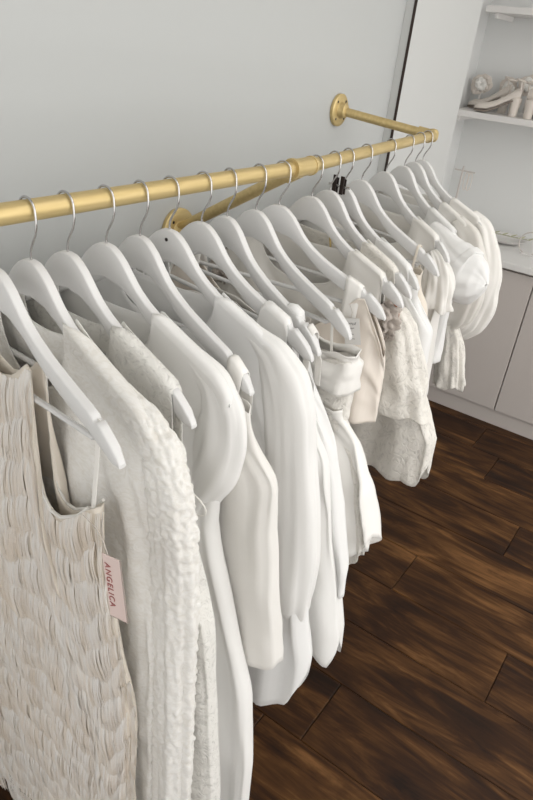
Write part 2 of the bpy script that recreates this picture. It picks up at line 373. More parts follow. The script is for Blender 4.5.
class Body:
    def __init__(s, front, edge, hem, back=None, depth=0.024, depth0=0.0095, fold=0.0076, nf=13, seed=1, umax_back=0.30, hemw=0.0, rip=0.0, ripf=60, blend=0.28, flare=1.0):
        s.front = front; s.back = back or front; s.edge = sorted(edge); s.hem = hem; s.depth = depth; s.d0 = depth0; s.fold = fold; s.seed = seed
        s.ub = umax_back; s.hemw = hemw; s.rip = rip; s.ripf = ripf; s.blend = blend; s.flare = flare
        R = random.Random(seed); s.h = [(R.uniform(0.5, 1) / (1 + 0.15 * k), nf * R.uniform(0.5, 1.5), R.uniform(0, 6.28), R.uniform(-1.2, 1.2)) for k in range(5)]
        tot = sum(a for a, *_ in s.h); s.h = [(a / tot * 1.7, b, c, e) for a, b, c, e in s.h]
    def pt(s, a, v):
        # a in [0,1): loop position. 0 -> front edge (u+), through camera side to u-, then back
        if a < 0.5: q = 1 - 4 * a; side = -1; top = s.front       # camera side (local -y)
        else: q = -1 + 4 * (a - 0.5); side = 1; top = s.back
        tu, tz = poly(top, abs(q)); sg = 1 if q >= 0 else -1
        hz = s.hem(q) if callable(s.hem) else s.hem
        z = lerp(tz, hz, v)
        W = interp(s.edge, z) if sg > 0 else min(interp(s.edge, z), s.ub)
        ul = sg * W * math.sin(abs(q) * PI / 2)
        b = sst(v / s.blend)
        u = lerp(sg * tu, ul, b)
        prof = math.sqrt(max(0.0, 1 - abs(q) ** 2.6))
        dep = lerp(s.d0, s.depth * (1 + 0.3 * v), sst(v / 0.22)) * (prof if v > 0.001 else max(prof, 0.0))
        if v < 0.22: dep = max(dep, lerp(s.d0, 0, v / 0.22) * (1 if abs(q) < 0.98 else 0.3))
        F = sum(A * math.sin(n_ * (q * 1.0 + side * 0.31) + ph + w_ * v * 2) for A, n_, ph, w_ in s.h)
        amp = s.fold * (0.15 + sst(v * 1.3)) * (0.35 + 0.65 * prof)
        y = side * dep + F * amp * min(1, v * 6)
        y -= 0.010 * (tu / 0.25) ** 2 * (1 - b)
        e = noise.noise(Vector((q * 4, v * 5 + side * 7, s.seed))) * 0.006 * sst(v * 4)
        y += e
        y += noise.noise(Vector((q * 11 + side * 3, v * 2.2, s.seed + 5.5))) * 0.0075 * sst(v * 5) * (0.4 + 0.6 * prof)
        y += noise.noise(Vector((q * 5 - v * 6, v * 9 + side, s.seed + 9.5))) * 0.0035 * sst(v * 8)
        if s.rip: y += side * s.rip * noise.noise(Vector((u * s.ripf, z * s.ripf, s.seed))) * sst(v * 8)
        if abs(q) > 0.8: u += sg * F * amp * 0.5 * sst(v * 2)
        if s.hemw: z += s.hemw * math.sin(q * 9 + s.seed) * v
        return (u, y, z)
    def mesh(s, name, material, parent, cols=96, rows=44, close=None, z0=0, solid=0.0016):
        g = G(); 
        for j in range(rows + 1):
            v = (j / rows) ** 1.15
            for k in range(cols): g.v.append(s.pt(k / cols, v))
        for j in range(rows):
            for k in range(cols):
                k2 = (k + 1) % cols; g.f.append((j * cols + k, (j + 1) * cols + k, (j + 1) * cols + k2, j * cols + k2))
        if close:      # bridge cloth over the hanger between u0 and u1
            half = cols // 2; base = len(g.v); mid = {}
            for k in range(0, half + 1):
                a = g.v[k % cols]; b = g.v[(cols - k) % cols]
                mid[k] = len(g.v); g.v.append(((a[0] + b[0]) / 2, (a[1] + b[1]) / 2, (a[2] + b[2]) / 2 + 0.0035))
            for k in range(half):
                ok = all(close[0] - 1e-6 <= abs(g.v[q_][0]) <= close[1] + 1e-6 and abs(g.v[q_][2] - HT(g.v[q_][0])) < 0.03 for q_ in (k, k + 1))
                bk = all(abs(g.v[(cols - q_) % cols][2] - HT(g.v[q_][0])) < 0.03 for q_ in (k, k + 1))
                if ok and bk:
                    A, B = k, k + 1; A2, B2 = (cols - k) % cols, (cols - k - 1) % cols
                    g.f.append((A, B, mid[k + 1], mid[k])); g.f.append((mid[k], mid[k + 1], B2, A2))
        o = link(name, g.v, g.f, material, parent)
        if solid:
            md = o.modifiers.new('solid', 'SOLIDIFY'); md.thickness = solid; md.offset = 0
        return o
def loft(name, path, material, parent, seed=1, fold=0.004, nf=5, cols=40, sub=6, sgn=1, rip=0.0, ripf=60, y0=0.0, capend=False, solid=0.0016, hem_wave=0.0):
    """sleeve or ruffle: path of (u, z, half width, half depth)"""
    P = []
    for a, b in zip(path, path[1:]):
        for k in range(sub): t = k / sub; P.append(tuple(lerp(a[i], b[i], t) for i in range(4)))
    P.append(path[-1])
    for _ in range(3):
        P = [P[0]] + [tuple((P[i - 1][c] + 2 * P[i][c] + P[i + 1][c]) / 4 for c in range(4)) for i in range(1, len(P) - 1)] + [P[-1]]
    R = random.Random(seed); ph = [R.uniform(0, 6.28) for _ in range(4)]; g = G(); nn = len(P)
    for i, (u, z, hw, hd) in enumerate(P):
        a = P[max(0, i - 1)]; c = P[min(nn - 1, i + 1)]; tx, tz = c[0] - a[0], c[1] - a[1]; l = math.hypot(tx, tz) or 1
        nx, nz = -tz / l, tx / l; v = i / (nn - 1)
        for k in range(cols):
            th = 2 * PI * k / cols
            f = fold * (0.2 + v) * (math.sin(nf * th + ph[0] + 2 * v) + 0.6 * math.sin((nf * 2 + 1) * th + ph[1] - 3 * v))
            e = rip * noise.noise(Vector((math.cos(th) * hw * ripf, math.sin(th) * hw * ripf + seed, z * ripf))) if rip else 0
            e += noise.noise(Vector((math.cos(th) * 1.5, math.sin(th) * 1.5 + seed * 3, v * 5))) * 0.15 * hw * sst(v * 4)
            e += noise.noise(Vector((math.cos(th) * 3.5, math.sin(th) * 3.5 + seed, v * 2.5 + 4))) * (0.0 if rip else 0.10) * hw * sst(v * 4)
            q = (hw + f + e) * math.cos(th); yy = (hd + f + e) * math.sin(th)
            dz = hem_wave * math.sin(5 * th + ph[2]) * sst((v - 0.8) * 5) if hem_wave else 0
            g.v.append((sgn * (u + nx * q), y0 + yy, z + nz * q + dz))
    for i in range(nn - 1):
        for k in range(cols): g.f.append((i * cols + k, (i + 1) * cols + k, (i + 1) * cols + (k + 1) % cols, i * cols + (k + 1) % cols))
    if sgn < 0: g.f = [tuple(reversed(q)) for q in g.f]
    o = link(name, g.v, g.f, material, parent)
    if solid: md = o.modifiers.new('solid', 'SOLIDIFY'); md.thickness = solid; md.offset = 0
    return o
def clampb(path, lim=0.30):      # wall-side sleeve kept clear of the wall
    return [(min(u, lim - w_), z, w_, d) for u, z, w_, d in path]
def ribbon(name, pts, wd, material, parent, th=0.0012, wdir=(1, 0, 0)):
    g = G(); W = Vector(wdir) * wd / 2
    P = [Vector(p) for p in pts]; n = len(P)
    for i, p in enumerate(P):
        t = (P[min(n - 1, i + 1)] - P[max(0, i - 1)]).normalized(); nn = t.cross(Vector(wdir)); nn = nn.normalized() * th / 2 if nn.length > 1e-4 else Vector((0, th / 2, 0))
        for q in (p - W - nn, p + W - nn, p + W + nn, p - W + nn): g.v.append(tuple(q))
    for i in range(n - 1):
        for k in range(4): g.f.append((i * 4 + k, i * 4 + (k + 1) % 4, (i + 1) * 4 + (k + 1) % 4, (i + 1) * 4 + k))
    g.f.append((3, 2, 1, 0)); g.f.append(tuple((n - 1) * 4 + k for k in range(4)))
    return link(name, g.v, g.f, material, parent, smooth=False)
def strap(name, u, wd, z_end, material, parent, u_end=None):
    """strap over the hanger arm, hanging down both faces"""
    for sg in (1, -1):
        ue = u_end if u_end is not None else u
        g = G(); n_ = 4
        for i in range(n_ + 1):
            uu = u + (i / n_ - 0.5) * wd; zt = HT(uu) + 0.002; yo = -0.010 * (uu / 0.25) ** 2
            ex_ = ue + (i / n_ - 0.5) * wd * 0.9
            row = [(ex_, -0.021, z_end - 0.03), (lerp(uu, ex_, .7), -0.018, lerp(zt, z_end, .75)), (lerp(uu, ex_, .2), yo - 0.0092, lerp(zt, z_end, .35)), (uu, yo - 0.0082, zt - 0.002), (uu, yo - 0.005, zt + 0.0015), (uu, yo + 0.005, zt + 0.0015),
                   (uu, yo + 0.0082, zt - 0.002), (lerp(uu, ex_, .2), yo + 0.0092, lerp(zt, z_end, .35)), (lerp(uu, ex_, .7), 0.016, lerp(zt, z_end, .75)), (ex_, 0.020, z_end - 0.03)]
            g.v += [(sg * p[0], p[1], p[2]) for p in row]
        m_ = 10
        for i in range(n_):
            for k in range(m_ - 1): g.f.append((i * m_ + k, i * m_ + k + 1, (i + 1) * m_ + k + 1, (i + 1) * m_ + k))
        o = link(name, g.v, g.f, material, parent); md = o.modifiers.new('solid', 'SOLIDIFY'); md.thickness = 0.0012; md.offset = 0
def hem_tab(tab): return lambda q: interp(tab, q)
def neck(u_n, zc, n=7, p=0.5):      # neckline from centre (0,zc) rising to the hanger at u_n
    ze = HT(u_n) + 0.0035
    return [(u_n * math.sin(k / n * PI / 2), lerp(ze, zc, math.cos(k / n * PI / 2) ** (1 / (1.0 + p)) )) for k in range(n)]

# 1 --- fringed sleeveless top dress
g1 = gthing(1, 'fringed_dress', 'cream sleeveless dress covered in scalloped thread fringe, nearest at the lower left', 'dress')
g1f = [(0, -0.205), (0.025, -0.198), (0.045, -0.185), (0.062, -0.168), (0.070, -0.163), (0.0755, -0.163), (0.077, -0.170), (0.075, -0.20), (0.075, -0.26), (0.077, -0.33), (0.083, -0.360), (0.10, -0.377), (0.123, -0.375), (0.16, -0.350), (0.185, -0.322), (0.205, -0.308)]
b1 = Body(g1f, [(-1.4, 0.250), (-0.92, 0.243), (-0.69, 0.247), (-0.512, 0.250), (-0.366, 0.250), (-0.283, 0.214)], hem_tab([(-1, -1.31), (-0.5, -1.28), (0, -1.26), (1, -1.25)]), depth=0.024, fold=0.0057, nf=9, seed=11, blend=0.5, hemw=0.01)
b1.mesh('lining', CL['cream'], g1, cols=128, rows=60)
# armhole binding
G().tube([(u - 0.002, -0.013, z) for u, z in g1f[6:-1]] , 0.0026, 8).out('armhole_binding', CL['soft'], g1, True)
G().tube([(u - 0.002, 0.011, z) for u, z in g1f[6:-1]], 0.0022, 8).out('armhole_binding', CL['soft'], g1, True)
def make_fringe():
    R = random.Random(5); V = []; F = []; T = []
    rows = 19; ncol = 7; prof_ = (0.15, 0.60, 0.80, 0.78, 0.62, 0.45, 0.28)
    for ri in reversed(range(rows)):
        for ci in range(-1, ncol + 1):
            ac = (ci + 0.5 * (ri % 2) + 0.5) / ncol * 0.5 + R.uniform(-.008, .008)
            tt = R.uniform(-0.10, 0.10); cv = 0.004 + ri * 0.0560 + R.uniform(-.007, .007); hw = R.uniform(0.036, 0.044); LL = R.uniform(0.080, 0.094)
            for sN in range(240):
                da = R.uniform(-1, 1) * hw
                a = ac + da
                if a > 0.502 or a < -0.03: continue
                aa = a % 1.0; e = abs(da) / hw
                vv = max(0.0, cv + 0.014 * e * e + R.uniform(-0.002, 0.002))
                ln = LL * (1 - 0.12 * e ** 2.2) * R.uniform(0.90, 1.05); nseg = 6
                cl = noise.noise(Vector((a * 90, ri * 3.7, 1.5))); cl2 = noise.noise(Vector((a * 340, ri * 5.1 + ci, 7.5))); lift = (0.0095 - 0.0050 * e * e) * (1 + 0.10 * cl + 0.30 * cl2) * R.uniform(0.85, 1.15); wdt = R.uniform(0.00035, 0.0007)
                tone = 0.52 + tt + R.uniform(-0.14, 0.14) + 0.12 * cl + 0.50 * cl2; ln *= 1 + 0.08 * cl + 0.12 * cl2; base = len(V); sway = R.uniform(-.003, .003)
                p0 = b1.pt(aa, min(1, vv)); p1 = b1.pt(aa, min(1, vv + ln / 1.15)); lim = max(0.0, min(1.0, (1 - vv) * 1.15 / ln + 0.25))
                for k in range(nseg + 1):
                    t = k / nseg; z = p0[2] + 0.003 - ln * t
                    off = 0.002 + lift * prof_[k]
                    x = lerp(p0[0], p1[0], t) + sway * t * t
                    y = lerp(p0[1], p1[1], t) - off
                    if p0[0] > 0.2: x += off * 0.5
                    ww = wdt * (1 - 0.3 * t)
                    V += [(x - ww, y, z), (x, y - ww * 0.7, z), (x + ww, y, z)]
                    T += [tone + 0.30 * (1 - t) - 0.30 * t] * 3  # lit root and shaded tip painted into the thread tone
                for k in range(nseg):
                    for c in (0, 1): F.append((base + 3 * k + c, base + 3 * (k + 1) + c, base + 3 * (k + 1) + c + 1, base + 3 * k + c + 1))
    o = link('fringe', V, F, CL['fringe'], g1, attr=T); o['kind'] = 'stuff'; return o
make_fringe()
for yy in (-0.006,):
    ribbon('hanging_loop', [(0.203, yy, -0.186 + 0.003), (0.200, yy - 0.0006, -0.22), (0.199 - 0.004, yy - 0.001, -0.26), (0.190, yy - 0.004, -0.322)], 0.007, CL['soft'], g1)

# 2 --- textured ivory jacket with long sleeves
g2 = gthing(2, 'ivory_jacket', 'ivory textured jacket with a long ruched sleeve, directly behind the fringed dress', 'jacket')
fr = neck(0.075, -0.24) + shoulder(0.075, 0.247, 10)
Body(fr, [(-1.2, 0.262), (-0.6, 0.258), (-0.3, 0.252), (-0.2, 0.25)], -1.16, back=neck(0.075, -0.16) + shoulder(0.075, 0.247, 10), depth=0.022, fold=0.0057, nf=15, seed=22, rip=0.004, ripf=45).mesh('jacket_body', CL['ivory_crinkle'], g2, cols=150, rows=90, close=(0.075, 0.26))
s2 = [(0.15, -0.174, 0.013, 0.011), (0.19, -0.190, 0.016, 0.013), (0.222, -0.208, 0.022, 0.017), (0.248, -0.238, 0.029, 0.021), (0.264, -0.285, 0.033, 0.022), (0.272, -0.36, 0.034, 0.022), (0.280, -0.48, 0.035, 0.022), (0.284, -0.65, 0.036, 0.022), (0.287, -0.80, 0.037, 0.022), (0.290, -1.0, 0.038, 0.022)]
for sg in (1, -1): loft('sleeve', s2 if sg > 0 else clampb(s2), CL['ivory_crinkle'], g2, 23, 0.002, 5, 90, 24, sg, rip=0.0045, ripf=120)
# 3 --- white textured sleeveless dress
g3 = gthing(3, 'sleeveless_dress', 'white sleeveless dress behind the ivory jacket, sheer shoulder on the third hanger', 'dress')
f3 = neck(0.095, -0.22) + shoulder(0.095, 0.212, 6) + [(0.216, -0.21), (0.218, -0.26), (0.225, -0.32), (0.24, -0.345)]
Body(f3, [(-1.2, 0.338), (-1.0, 0.33), (-0.6, 0.292), (-0.45, 0.272), (-0.34, 0.245), (-0.2, 0.2)], -1.3, back=bk(0.095, f3), depth=0.022, fold=0.0066, nf=15, seed=31).mesh('dress_body', CL['ivory_lace'], g3, cols=110, close=(0.095, 0.215))
G().tube([(0.262 + 0.026 * math.cos(k / 16 * 2 * PI) , -0.024 - 0.004 * math.sin(k / 8 * PI), -0.33 + 0.020 * math.sin(k / 16 * 2 * PI)) for k in range(17)], 0.0011, 6).out('loose_thread_loop', CL['soft'], g3, True)
# 4 --- white dress with short rounded sleeve
g4 = gthing(4, 'short_sleeved_dress', 'long smooth white dress with a short rounded sleeve, flaring to a broad skirt', 'dress')
f4 = neck(0.10, -0.22) + shoulder(0.10, 0.248, 9)
Body(f4, [(-1.2, 0.36), (-0.958, 0.354), (-0.78, 0.330), (-0.594, 0.269), (-0.45, 0.228), (-0.35, 0.225), (-0.2, 0.248)], -1.2, back=bk(0.10, f4), depth=0.024, fold=0.0104, nf=17, seed=47).mesh('dress_body', CL['white'], g4, cols=128, close=(0.10, 0.26))
s4 = [(0.14, -0.169, 0.013, 0.011), (0.18, -0.186, 0.017, 0.014), (0.212, -0.208, 0.026, 0.018), (0.228, -0.245, 0.036, 0.022), (0.230, -0.29, 0.041, 0.024), (0.216, -0.345, 0.042, 0.024), (0.192, -0.395, 0.040, 0.022), (0.172, -0.440, 0.040, 0.022)]
for sg in (1, -1): loft('sleeve', s4, CL['white'], g4, 44, 0.002, 3, 48, 6, sg)
# 5 --- sleeveless tunic with strap over the tip
g5 = gthing(5, 'sleeveless_tunic', 'soft white sleeveless tunic on the fifth hanger with a wide strap over the hanger tip', 'tunic')
f5 = [(0, -0.25), (0.08, -0.25), (0.15, -0.248), (0.20, -0.246), (0.235, -0.246), (0.248, -0.255)]
Body(f5, [(-0.78, 0.362), (-0.71, 0.352), (-0.54, 0.324), (-0.448, 0.308), (-0.353, 0.300), (-0.278, 0.275), (-0.235, 0.255)], hem_tab([(-1, -0.74), (0.3, -0.77), (1, -0.715)]), depth=0.021, fold=0.0076, nf=13, seed=52, depth0=0.009).mesh('tunic_body', CL['soft'], g5, cols=110)
strap('strap', 0.218, 0.030, -0.25, CL['satin'], g5, 0.214)
# 6 --- long sleeved blouse dress
g6 = gthing(6, 'long_sleeved_dress', 'white dress with a full long sleeve hanging down over a knee length skirt, mid rack', 'dress')
f6 = neck(0.105, -0.22) + shoulder(0.105, 0.248, 9)
Body(f6, [(-1.0, 0.372), (-0.786, 0.366), (-0.62, 0.330), (-0.45, 0.285), (-0.3, 0.255), (-0.2, 0.25)], hem_tab([(-1, -0.97), (0.4, -0.985), (0.75, -0.92), (1, -0.80)]), back=bk(0.105, f6), depth=0.024, fold=0.0104, nf=17, seed=63).mesh('dress_body', CL['white_b'], g6, cols=128, close=(0.105, 0.26))
s6 = [(0.14, -0.169, 0.013, 0.011), (0.18, -0.186, 0.017, 0.014), (0.215, -0.205, 0.027, 0.020), (0.242, -0.24, 0.038, 0.027), (0.258, -0.29, 0.043, 0.030), (0.268, -0.35, 0.044, 0.030), (0.286, -0.45, 0.047, 0.030), (0.298, -0.55, 0.049, 0.030), (0.303, -0.63, 0.047, 0.028), (0.307, -0.68, 0.040, 0.022), (0.308, -0.70, 0.030, 0.014)]
for sg in (1, -1): loft('sleeve', s6 if sg > 0 else clampb(s6), CL['white'], g6, 65, 0.003, 3, 56, 8, sg)
# 7 --- white vest dress
g7 = gthing(7, 'vest_dress', 'white vest dress with broad straps, rounded hem just beyond the long sleeve', 'dress')
f7 = [(0, -0.27), (0.09, -0.26), (0.13, -0.22)] + shoulder(0.145, 0.195, 4) + [(0.200, -0.21), (0.205, -0.25), (0.24, -0.28)]
Body(f7, [(-0.85, 0.395), (-0.757, 0.388), (-0.66, 0.362), (-0.45, 0.31), (-0.29, 0.27), (-0.25, 0.22)], hem_tab([(-1, -0.80), (0.5, -0.81), (0.85, -0.84), (1, -0.765)]), depth=0.022, fold=0.0095, nf=15, seed=71).mesh('dress_body', CL['white'], g7, cols=110, close=(0.14, 0.2))
# 8 --- white cotton top
g8 = gthing(8, 'strap_top', 'white strap top with two narrow straps, mostly hidden behind the vest dress', 'top')
f8 = [(0, -0.27), (0.1, -0.26), (0.15, -0.235)] + shoulder(0.165, 0.192, 3) + [(0.200, -0.22), (0.21, -0.26), (0.245, -0.30)]
Body(f8, [(-0.7, 0.378), (-0.62, 0.370), (-0.5, 0.335), (-0.35, 0.282), (-0.3, 0.25)], -0.68, depth=0.022, fold=0.0095, nf=15, seed=84).mesh('top_body', CL['white_b'], g8, cols=100, close=(0.16, 0.195))
strap('strap', 0.222, 0.014, -0.27, CL['soft'], g8, 0.226)
# 9 --- strapless satin dress
g9 = gthing(9, 'strapless_dress', 'ivory strapless dress with a folded satin bodice and a peplum, right of mid rack', 'dress')
f9 = [(0, -0.285), (0.05, -0.262), (0.12, -0.258), (0.17, -0.28), (0.205, -0.275), (0.235, -0.262), (0.262, -0.262)]
b9 = Body(f9, [(-0.39, 0.262), (-0.33, 0.262), (-0.26, 0.255)], -0.39, depth=0.024, depth0=0.022, fold=0.0038, nf=11, seed=91); b9.mesh('bodice', CL['lace'], g9, cols=100, rows=20)
cf = [(0, -0.268), (0.05, -0.252), (0.12, -0.25), (0.17, -0.262), (0.205, -0.258), (0.24, -0.246), (0.270, -0.248)]
Body(cf, [(-0.33, 0.268), (-0.27, 0.268), (-0.25, 0.262)], hem_tab([(-1, -0.31), (0.4, -0.325), (0.8, -0.33), (1, -0.325)]), depth=0.029, depth0=0.025, fold=0.0038, nf=9, seed=95).mesh('folded_cuff', CL['satin'], g9, cols=100, rows=14)
Body([(0, -0.372), (0.15, -0.372), (0.252, -0.372)], [(-0.72, 0.365), (-0.62, 0.355), (-0.51, 0.320), (-0.40, 0.272), (-0.372, 0.252)], hem_tab([(-1, -0.69), (0.6, -0.72), (1, -0.64)]), depth=0.019, depth0=0.020, fold=0.0076, nf=22, seed=93, hemw=0.004).mesh('lace_skirt', CL['lace'], g9, cols=128, rows=36)
Body([(0, -0.362), (0.15, -0.362), (0.260, -0.360)], [(-0.7, 0.385), (-0.616, 0.375), (-0.51, 0.340), (-0.40, 0.285), (-0.364, 0.258)], hem_tab([(-1, -0.60), (0.3, -0.66), (0.7, -0.66), (1, -0.60)]), depth=0.022, depth0=0.024, fold=0.0114, nf=20, seed=98).mesh('peplum', CL['satin'], g9, cols=128, rows=30)
for sg in (1, -1): ribbon('hanging_loop', [(sg * 0.203, -0.008, -0.181), (sg * 0.207, -0.011, -0.22), (sg * 0.222, -0.02, -0.275)], 0.005, CL['soft'], g9)
# 10 --- beige satin slip
g10 = gthing(10, 'satin_slip', 'beige satin slip with a pointed neckline, left of the white lace puff sleeve', 'slip')
f10 = [(0, -0.34), (0.06, -0.32), (0.14, -0.25), (0.19, -0.195), (0.203, -0.19), (0.225, -0.225), (0.255, -0.275), (0.262, -0.30)]
Body(f10, [(-0.7, 0.29), (-0.45, 0.268), (-0.3, 0.262)], -0.445, depth=0.024, depth0=0.012, fold=0.0095, nf=15, seed=103).mesh('slip_body', CL['beige'], g10, cols=100)
strap('strap', 0.178, 0.034, -0.235, CL['satin'], g10, 0.178)
# 11 --- grey ruffle lace top
g11 = gthing(11, 'ruffled_lace_top', 'greyish lace top with a crumpled ruffle showing beneath two hanger tips', 'top')
f11 = neck(0.11, -0.24) + shoulder(0.11, 0.195, 6) + [(0.2, -0.22), (0.205, -0.26)]
Body(f11, [(-0.6, 0.23), (-0.25, 0.205)], -0.46, back=bk(0.11, f11), depth=0.022, fold=0.0076, nf=13, seed=113).mesh('top_body', CL['soft'], g11, cols=90, close=(0.11, 0.2))
for k in range(2):
    sg = 1 if k == 0 else -1
    loft('ruffle', [(0.200, -0.232, 0.014, 0.014), (0.212, -0.252, 0.028, 0.022), (0.216, -0.278, 0.028, 0.022), (0.212, -0.305, 0.014, 0.012)], CL['lace_grey'], g11, 117, 0.005, 6, 60, 8, sg, rip=0.018, ripf=120, hem_wave=0.004)
# 12 --- lace dress with puff sleeve
g12 = gthing(12, 'lace_dress', 'off-white lace dress with a large bell-shaped sleeve and ragged lace hem', 'dress')
f12 = neck(0.11, -0.29) + shoulder(0.11, 0.2, 6) + [(0.21, -0.215)]
Body(f12, [(-0.75, 0.385), (-0.63, 0.378), (-0.52, 0.372), (-0.4, 0.30), (-0.25, 0.22)], hem_tab([(-1, -0.62), (0.2, -0.64), (0.38, -0.655), (0.48, -0.635), (0.58, -0.652), (0.68, -0.638), (0.80, -0.640), (0.9, -0.605), (1, -0.575)]), back=bk(0.11, f12), depth=0.026, fold=0.0123, nf=24, seed=122, rip=0.002, ripf=80, hemw=0.004).mesh('lace_skirt', CL['lace'], g12, cols=150, rows=50, close=(0.11, 0.215))
s12 = [(0.222, -0.248, 0.012, 0.012), (0.240, -0.262, 0.026, 0.022), (0.250, -0.285, 0.038, 0.030), (0.258, -0.33, 0.052, 0.034), (0.266, -0.39, 0.064, 0.036), (0.272, -0.43, 0.071, 0.036), (0.274, -0.468, 0.077, 0.036)]
for sg in (1, -1): loft('bell_sleeve', s12 if sg > 0 else clampb(s12), CL['lace'], g12, 125, 0.004, 4, 90, 10, sg, rip=0.0015, ripf=80, y0=-0.034, hem_wave=0.004)
g = G(); R = random.Random(3)
def petals(parent, c, rad, n, material, seed, name='petal'):
    R = random.Random(seed)
    for k in range(n):
        a = 2 * PI * k / n + R.uniform(-.2, .2); g = G(); cc = Vector(c); rr = rad * R.uniform(.8, 1.15)
        dr = Vector((math.cos(a), -0.25, math.sin(a))).normalized(); sd = dr.cross(Vector((0, 1, 0))).normalized()
        for i in range(5):
            t = i / 4; wdt = rr * 0.55 * math.sin(PI * (0.12 + 0.8 * t))
            for s_ in (-1, 0, 1): g.v.append(tuple(cc + dr * rr * t + sd * s_ * wdt + Vector((0, -0.004 * math.sin(t * 3) + abs(s_) * -0.003, 0))))
        for i in range(4):
            for s_ in (0, 1): g.f.append((i * 3 + s_, i * 3 + s_ + 1, (i + 1) * 3 + s_ + 1, (i + 1) * 3 + s_))
        o = link(name, g.v, g.f, material, parent); md = o.modifiers.new('solid', 'SOLIDIFY'); md.thickness = 0.001
fw = gthing(12, 'cloth_flower', 'small orange and blush cloth flower pinned above the lace bell sleeve', 'flower')
petals(fw, (0.236, -0.050, -0.240), 0.015, 7, M['orange'], 5); petals(fw, (0.247, -0.058, -0.252), 0.015, 8, M['blush'], 9)
G().tube([(0.012, 0.004, -0.150), (0.030, 0.003, -0.22), (0.048, 0.002, -0.31)], 0.0022, 6).out('zip', M['brass'], g12, True)
# 13 --- white top
g13 = gthing(13, 'white_vest_top', 'plain white vest top glimpsed above the lace bell sleeve', 'top')
f13 = neck(0.12, -0.25) + shoulder(0.12, 0.215, 6) + [(0.225, -0.22), (0.25, -0.225)]
Body(f13, [(-0.6, 0.30), (-0.3, 0.295), (-0.22, 0.25)], -0.56, back=bk(0.12, f13), depth=0.024, fold=0.0085, nf=13, seed=133).mesh('top_body', CL['white_b'], g13, cols=100, close=(0.12, 0.24))
# 14 --- cream camisole
g14 = gthing(14, 'cream_camisole', 'cream camisole with thin straps, between hangers left of the dark wall seam', 'camisole')
Body([(0, -0.25), (0.1, -0.245), (0.16, -0.235), (0.19, -0.225), (0.205, -0.235)], [(-0.6, 0.27), (-0.3, 0.235), (-0.23, 0.21)], -0.58, depth=0.026, depth0=0.02, fold=0.0085, nf=13, seed=142).mesh('camisole_body', CL['cream'], g14, cols=100)
strap('strap', 0.185, 0.006, -0.225, CL['cream'], g14)
# 15 --- ivory top
g15 = gthing(15, 'chiffon_top', 'soft white chiffon top with a frilled shoulder, below the bare tip past the dark seam', 'top')
f15 = neck(0.12, -0.24) + shoulder(0.12, 0.198, 6) + [(0.204, -0.21), (0.215, -0.25)]
Body(f15, [(-0.7, 0.27), (-0.3, 0.240), (-0.24, 0.215)], -0.60, back=bk(0.12, f15), depth=0.028, fold=0.0114, nf=15, seed=152).mesh('top_body', CL['soft'], g15, cols=100, close=(0.12, 0.2))
for sg in (1, -1): loft('shoulder_frill', [(0.196, -0.212, 0.016, 0.014), (0.214, -0.235, 0.030, 0.024), (0.226, -0.270, 0.040, 0.032), (0.230, -0.315, 0.046, 0.036), (0.230, -0.345, 0.050, 0.038)], CL['soft'], g15, 157, 0.005, 7, 72, 8, sg, hem_wave=0.006, y0=-0.012)
# 16 --- big white puff sleeve blouse
g16 = gthing(16, 'puff_sleeve_blouse', 'white blouse with a very large smooth puff sleeve near the end of the rail', 'blouse')
f16 = neck(0.12, -0.22) + shoulder(0.12, 0.222, 7)
Body(f16, [(-0.6, 0.26), (-0.3, 0.24), (-0.18, 0.225)], -0.55, back=bk(0.12, f16), depth=0.030, fold=0.0095, nf=13, seed=162).mesh('blouse_body', CL['white_b'], g16, cols=100, close=(0.12, 0.23))
s16 = [(0.150, -0.184, 0.014, 0.014), (0.190, -0.208, 0.030, 0.026), (0.222, -0.242, 0.054, 0.040), (0.258, -0.268, 0.070, 0.050), (0.296, -0.280, 0.070, 0.052), (0.326, -0.280, 0.054, 0.042), (0.343, -0.280, 0.034, 0.026), (0.352, -0.280, 0.014, 0.010), (0.354, -0.280, 0.004, 0.003)]
for sg in (1, -1): loft('puff_sleeve', s16 if sg > 0 else clampb(s16, .31), CL['white_b'], g16, 165, 0.0025, 3, 64, 9, sg, y0=-0.02)
# 17 --- sheer blouse
g17 = gthing(17, 'sheer_blouse', 'sheer beige organza blouse showing under the big white puff sleeve', 'blouse')
f17 = neck(0.12, -0.22) + shoulder(0.12, 0.222, 7)
Body(f17, [(-0.7, 0.24), (-0.3, 0.235), (-0.18, 0.225)], -0.58, back=bk(0.12, f17), depth=0.024, fold=0.0095, nf=13, seed=172).mesh('blouse_body', CL['soft'], g17, cols=100, close=(0.12, 0.23))
s17 = [(0.175, -0.185, 0.022, 0.018), (0.222, -0.225, 0.045, 0.026), (0.238, -0.30, 0.066, 0.032), (0.240, -0.38, 0.070, 0.034), (0.238, -0.44, 0.056, 0.030), (0.235, -0.475, 0.030, 0.024)]
for sg in (1, -1): loft('puff_sleeve', s17, CL['sheer'], g17, 175, 0.004, 5, 64, 9, sg)
loft('cuff_frill', [(0.238, -0.470, 0.022, 0.020), (0.258, -0.53, 0.040, 0.028), (0.274, -0.60, 0.046, 0.030), (0.284, -0.655, 0.048, 0.032)], CL['lace'], g17, 178, 0.004, 7, 64, 8, 1, hem_wave=0.006)
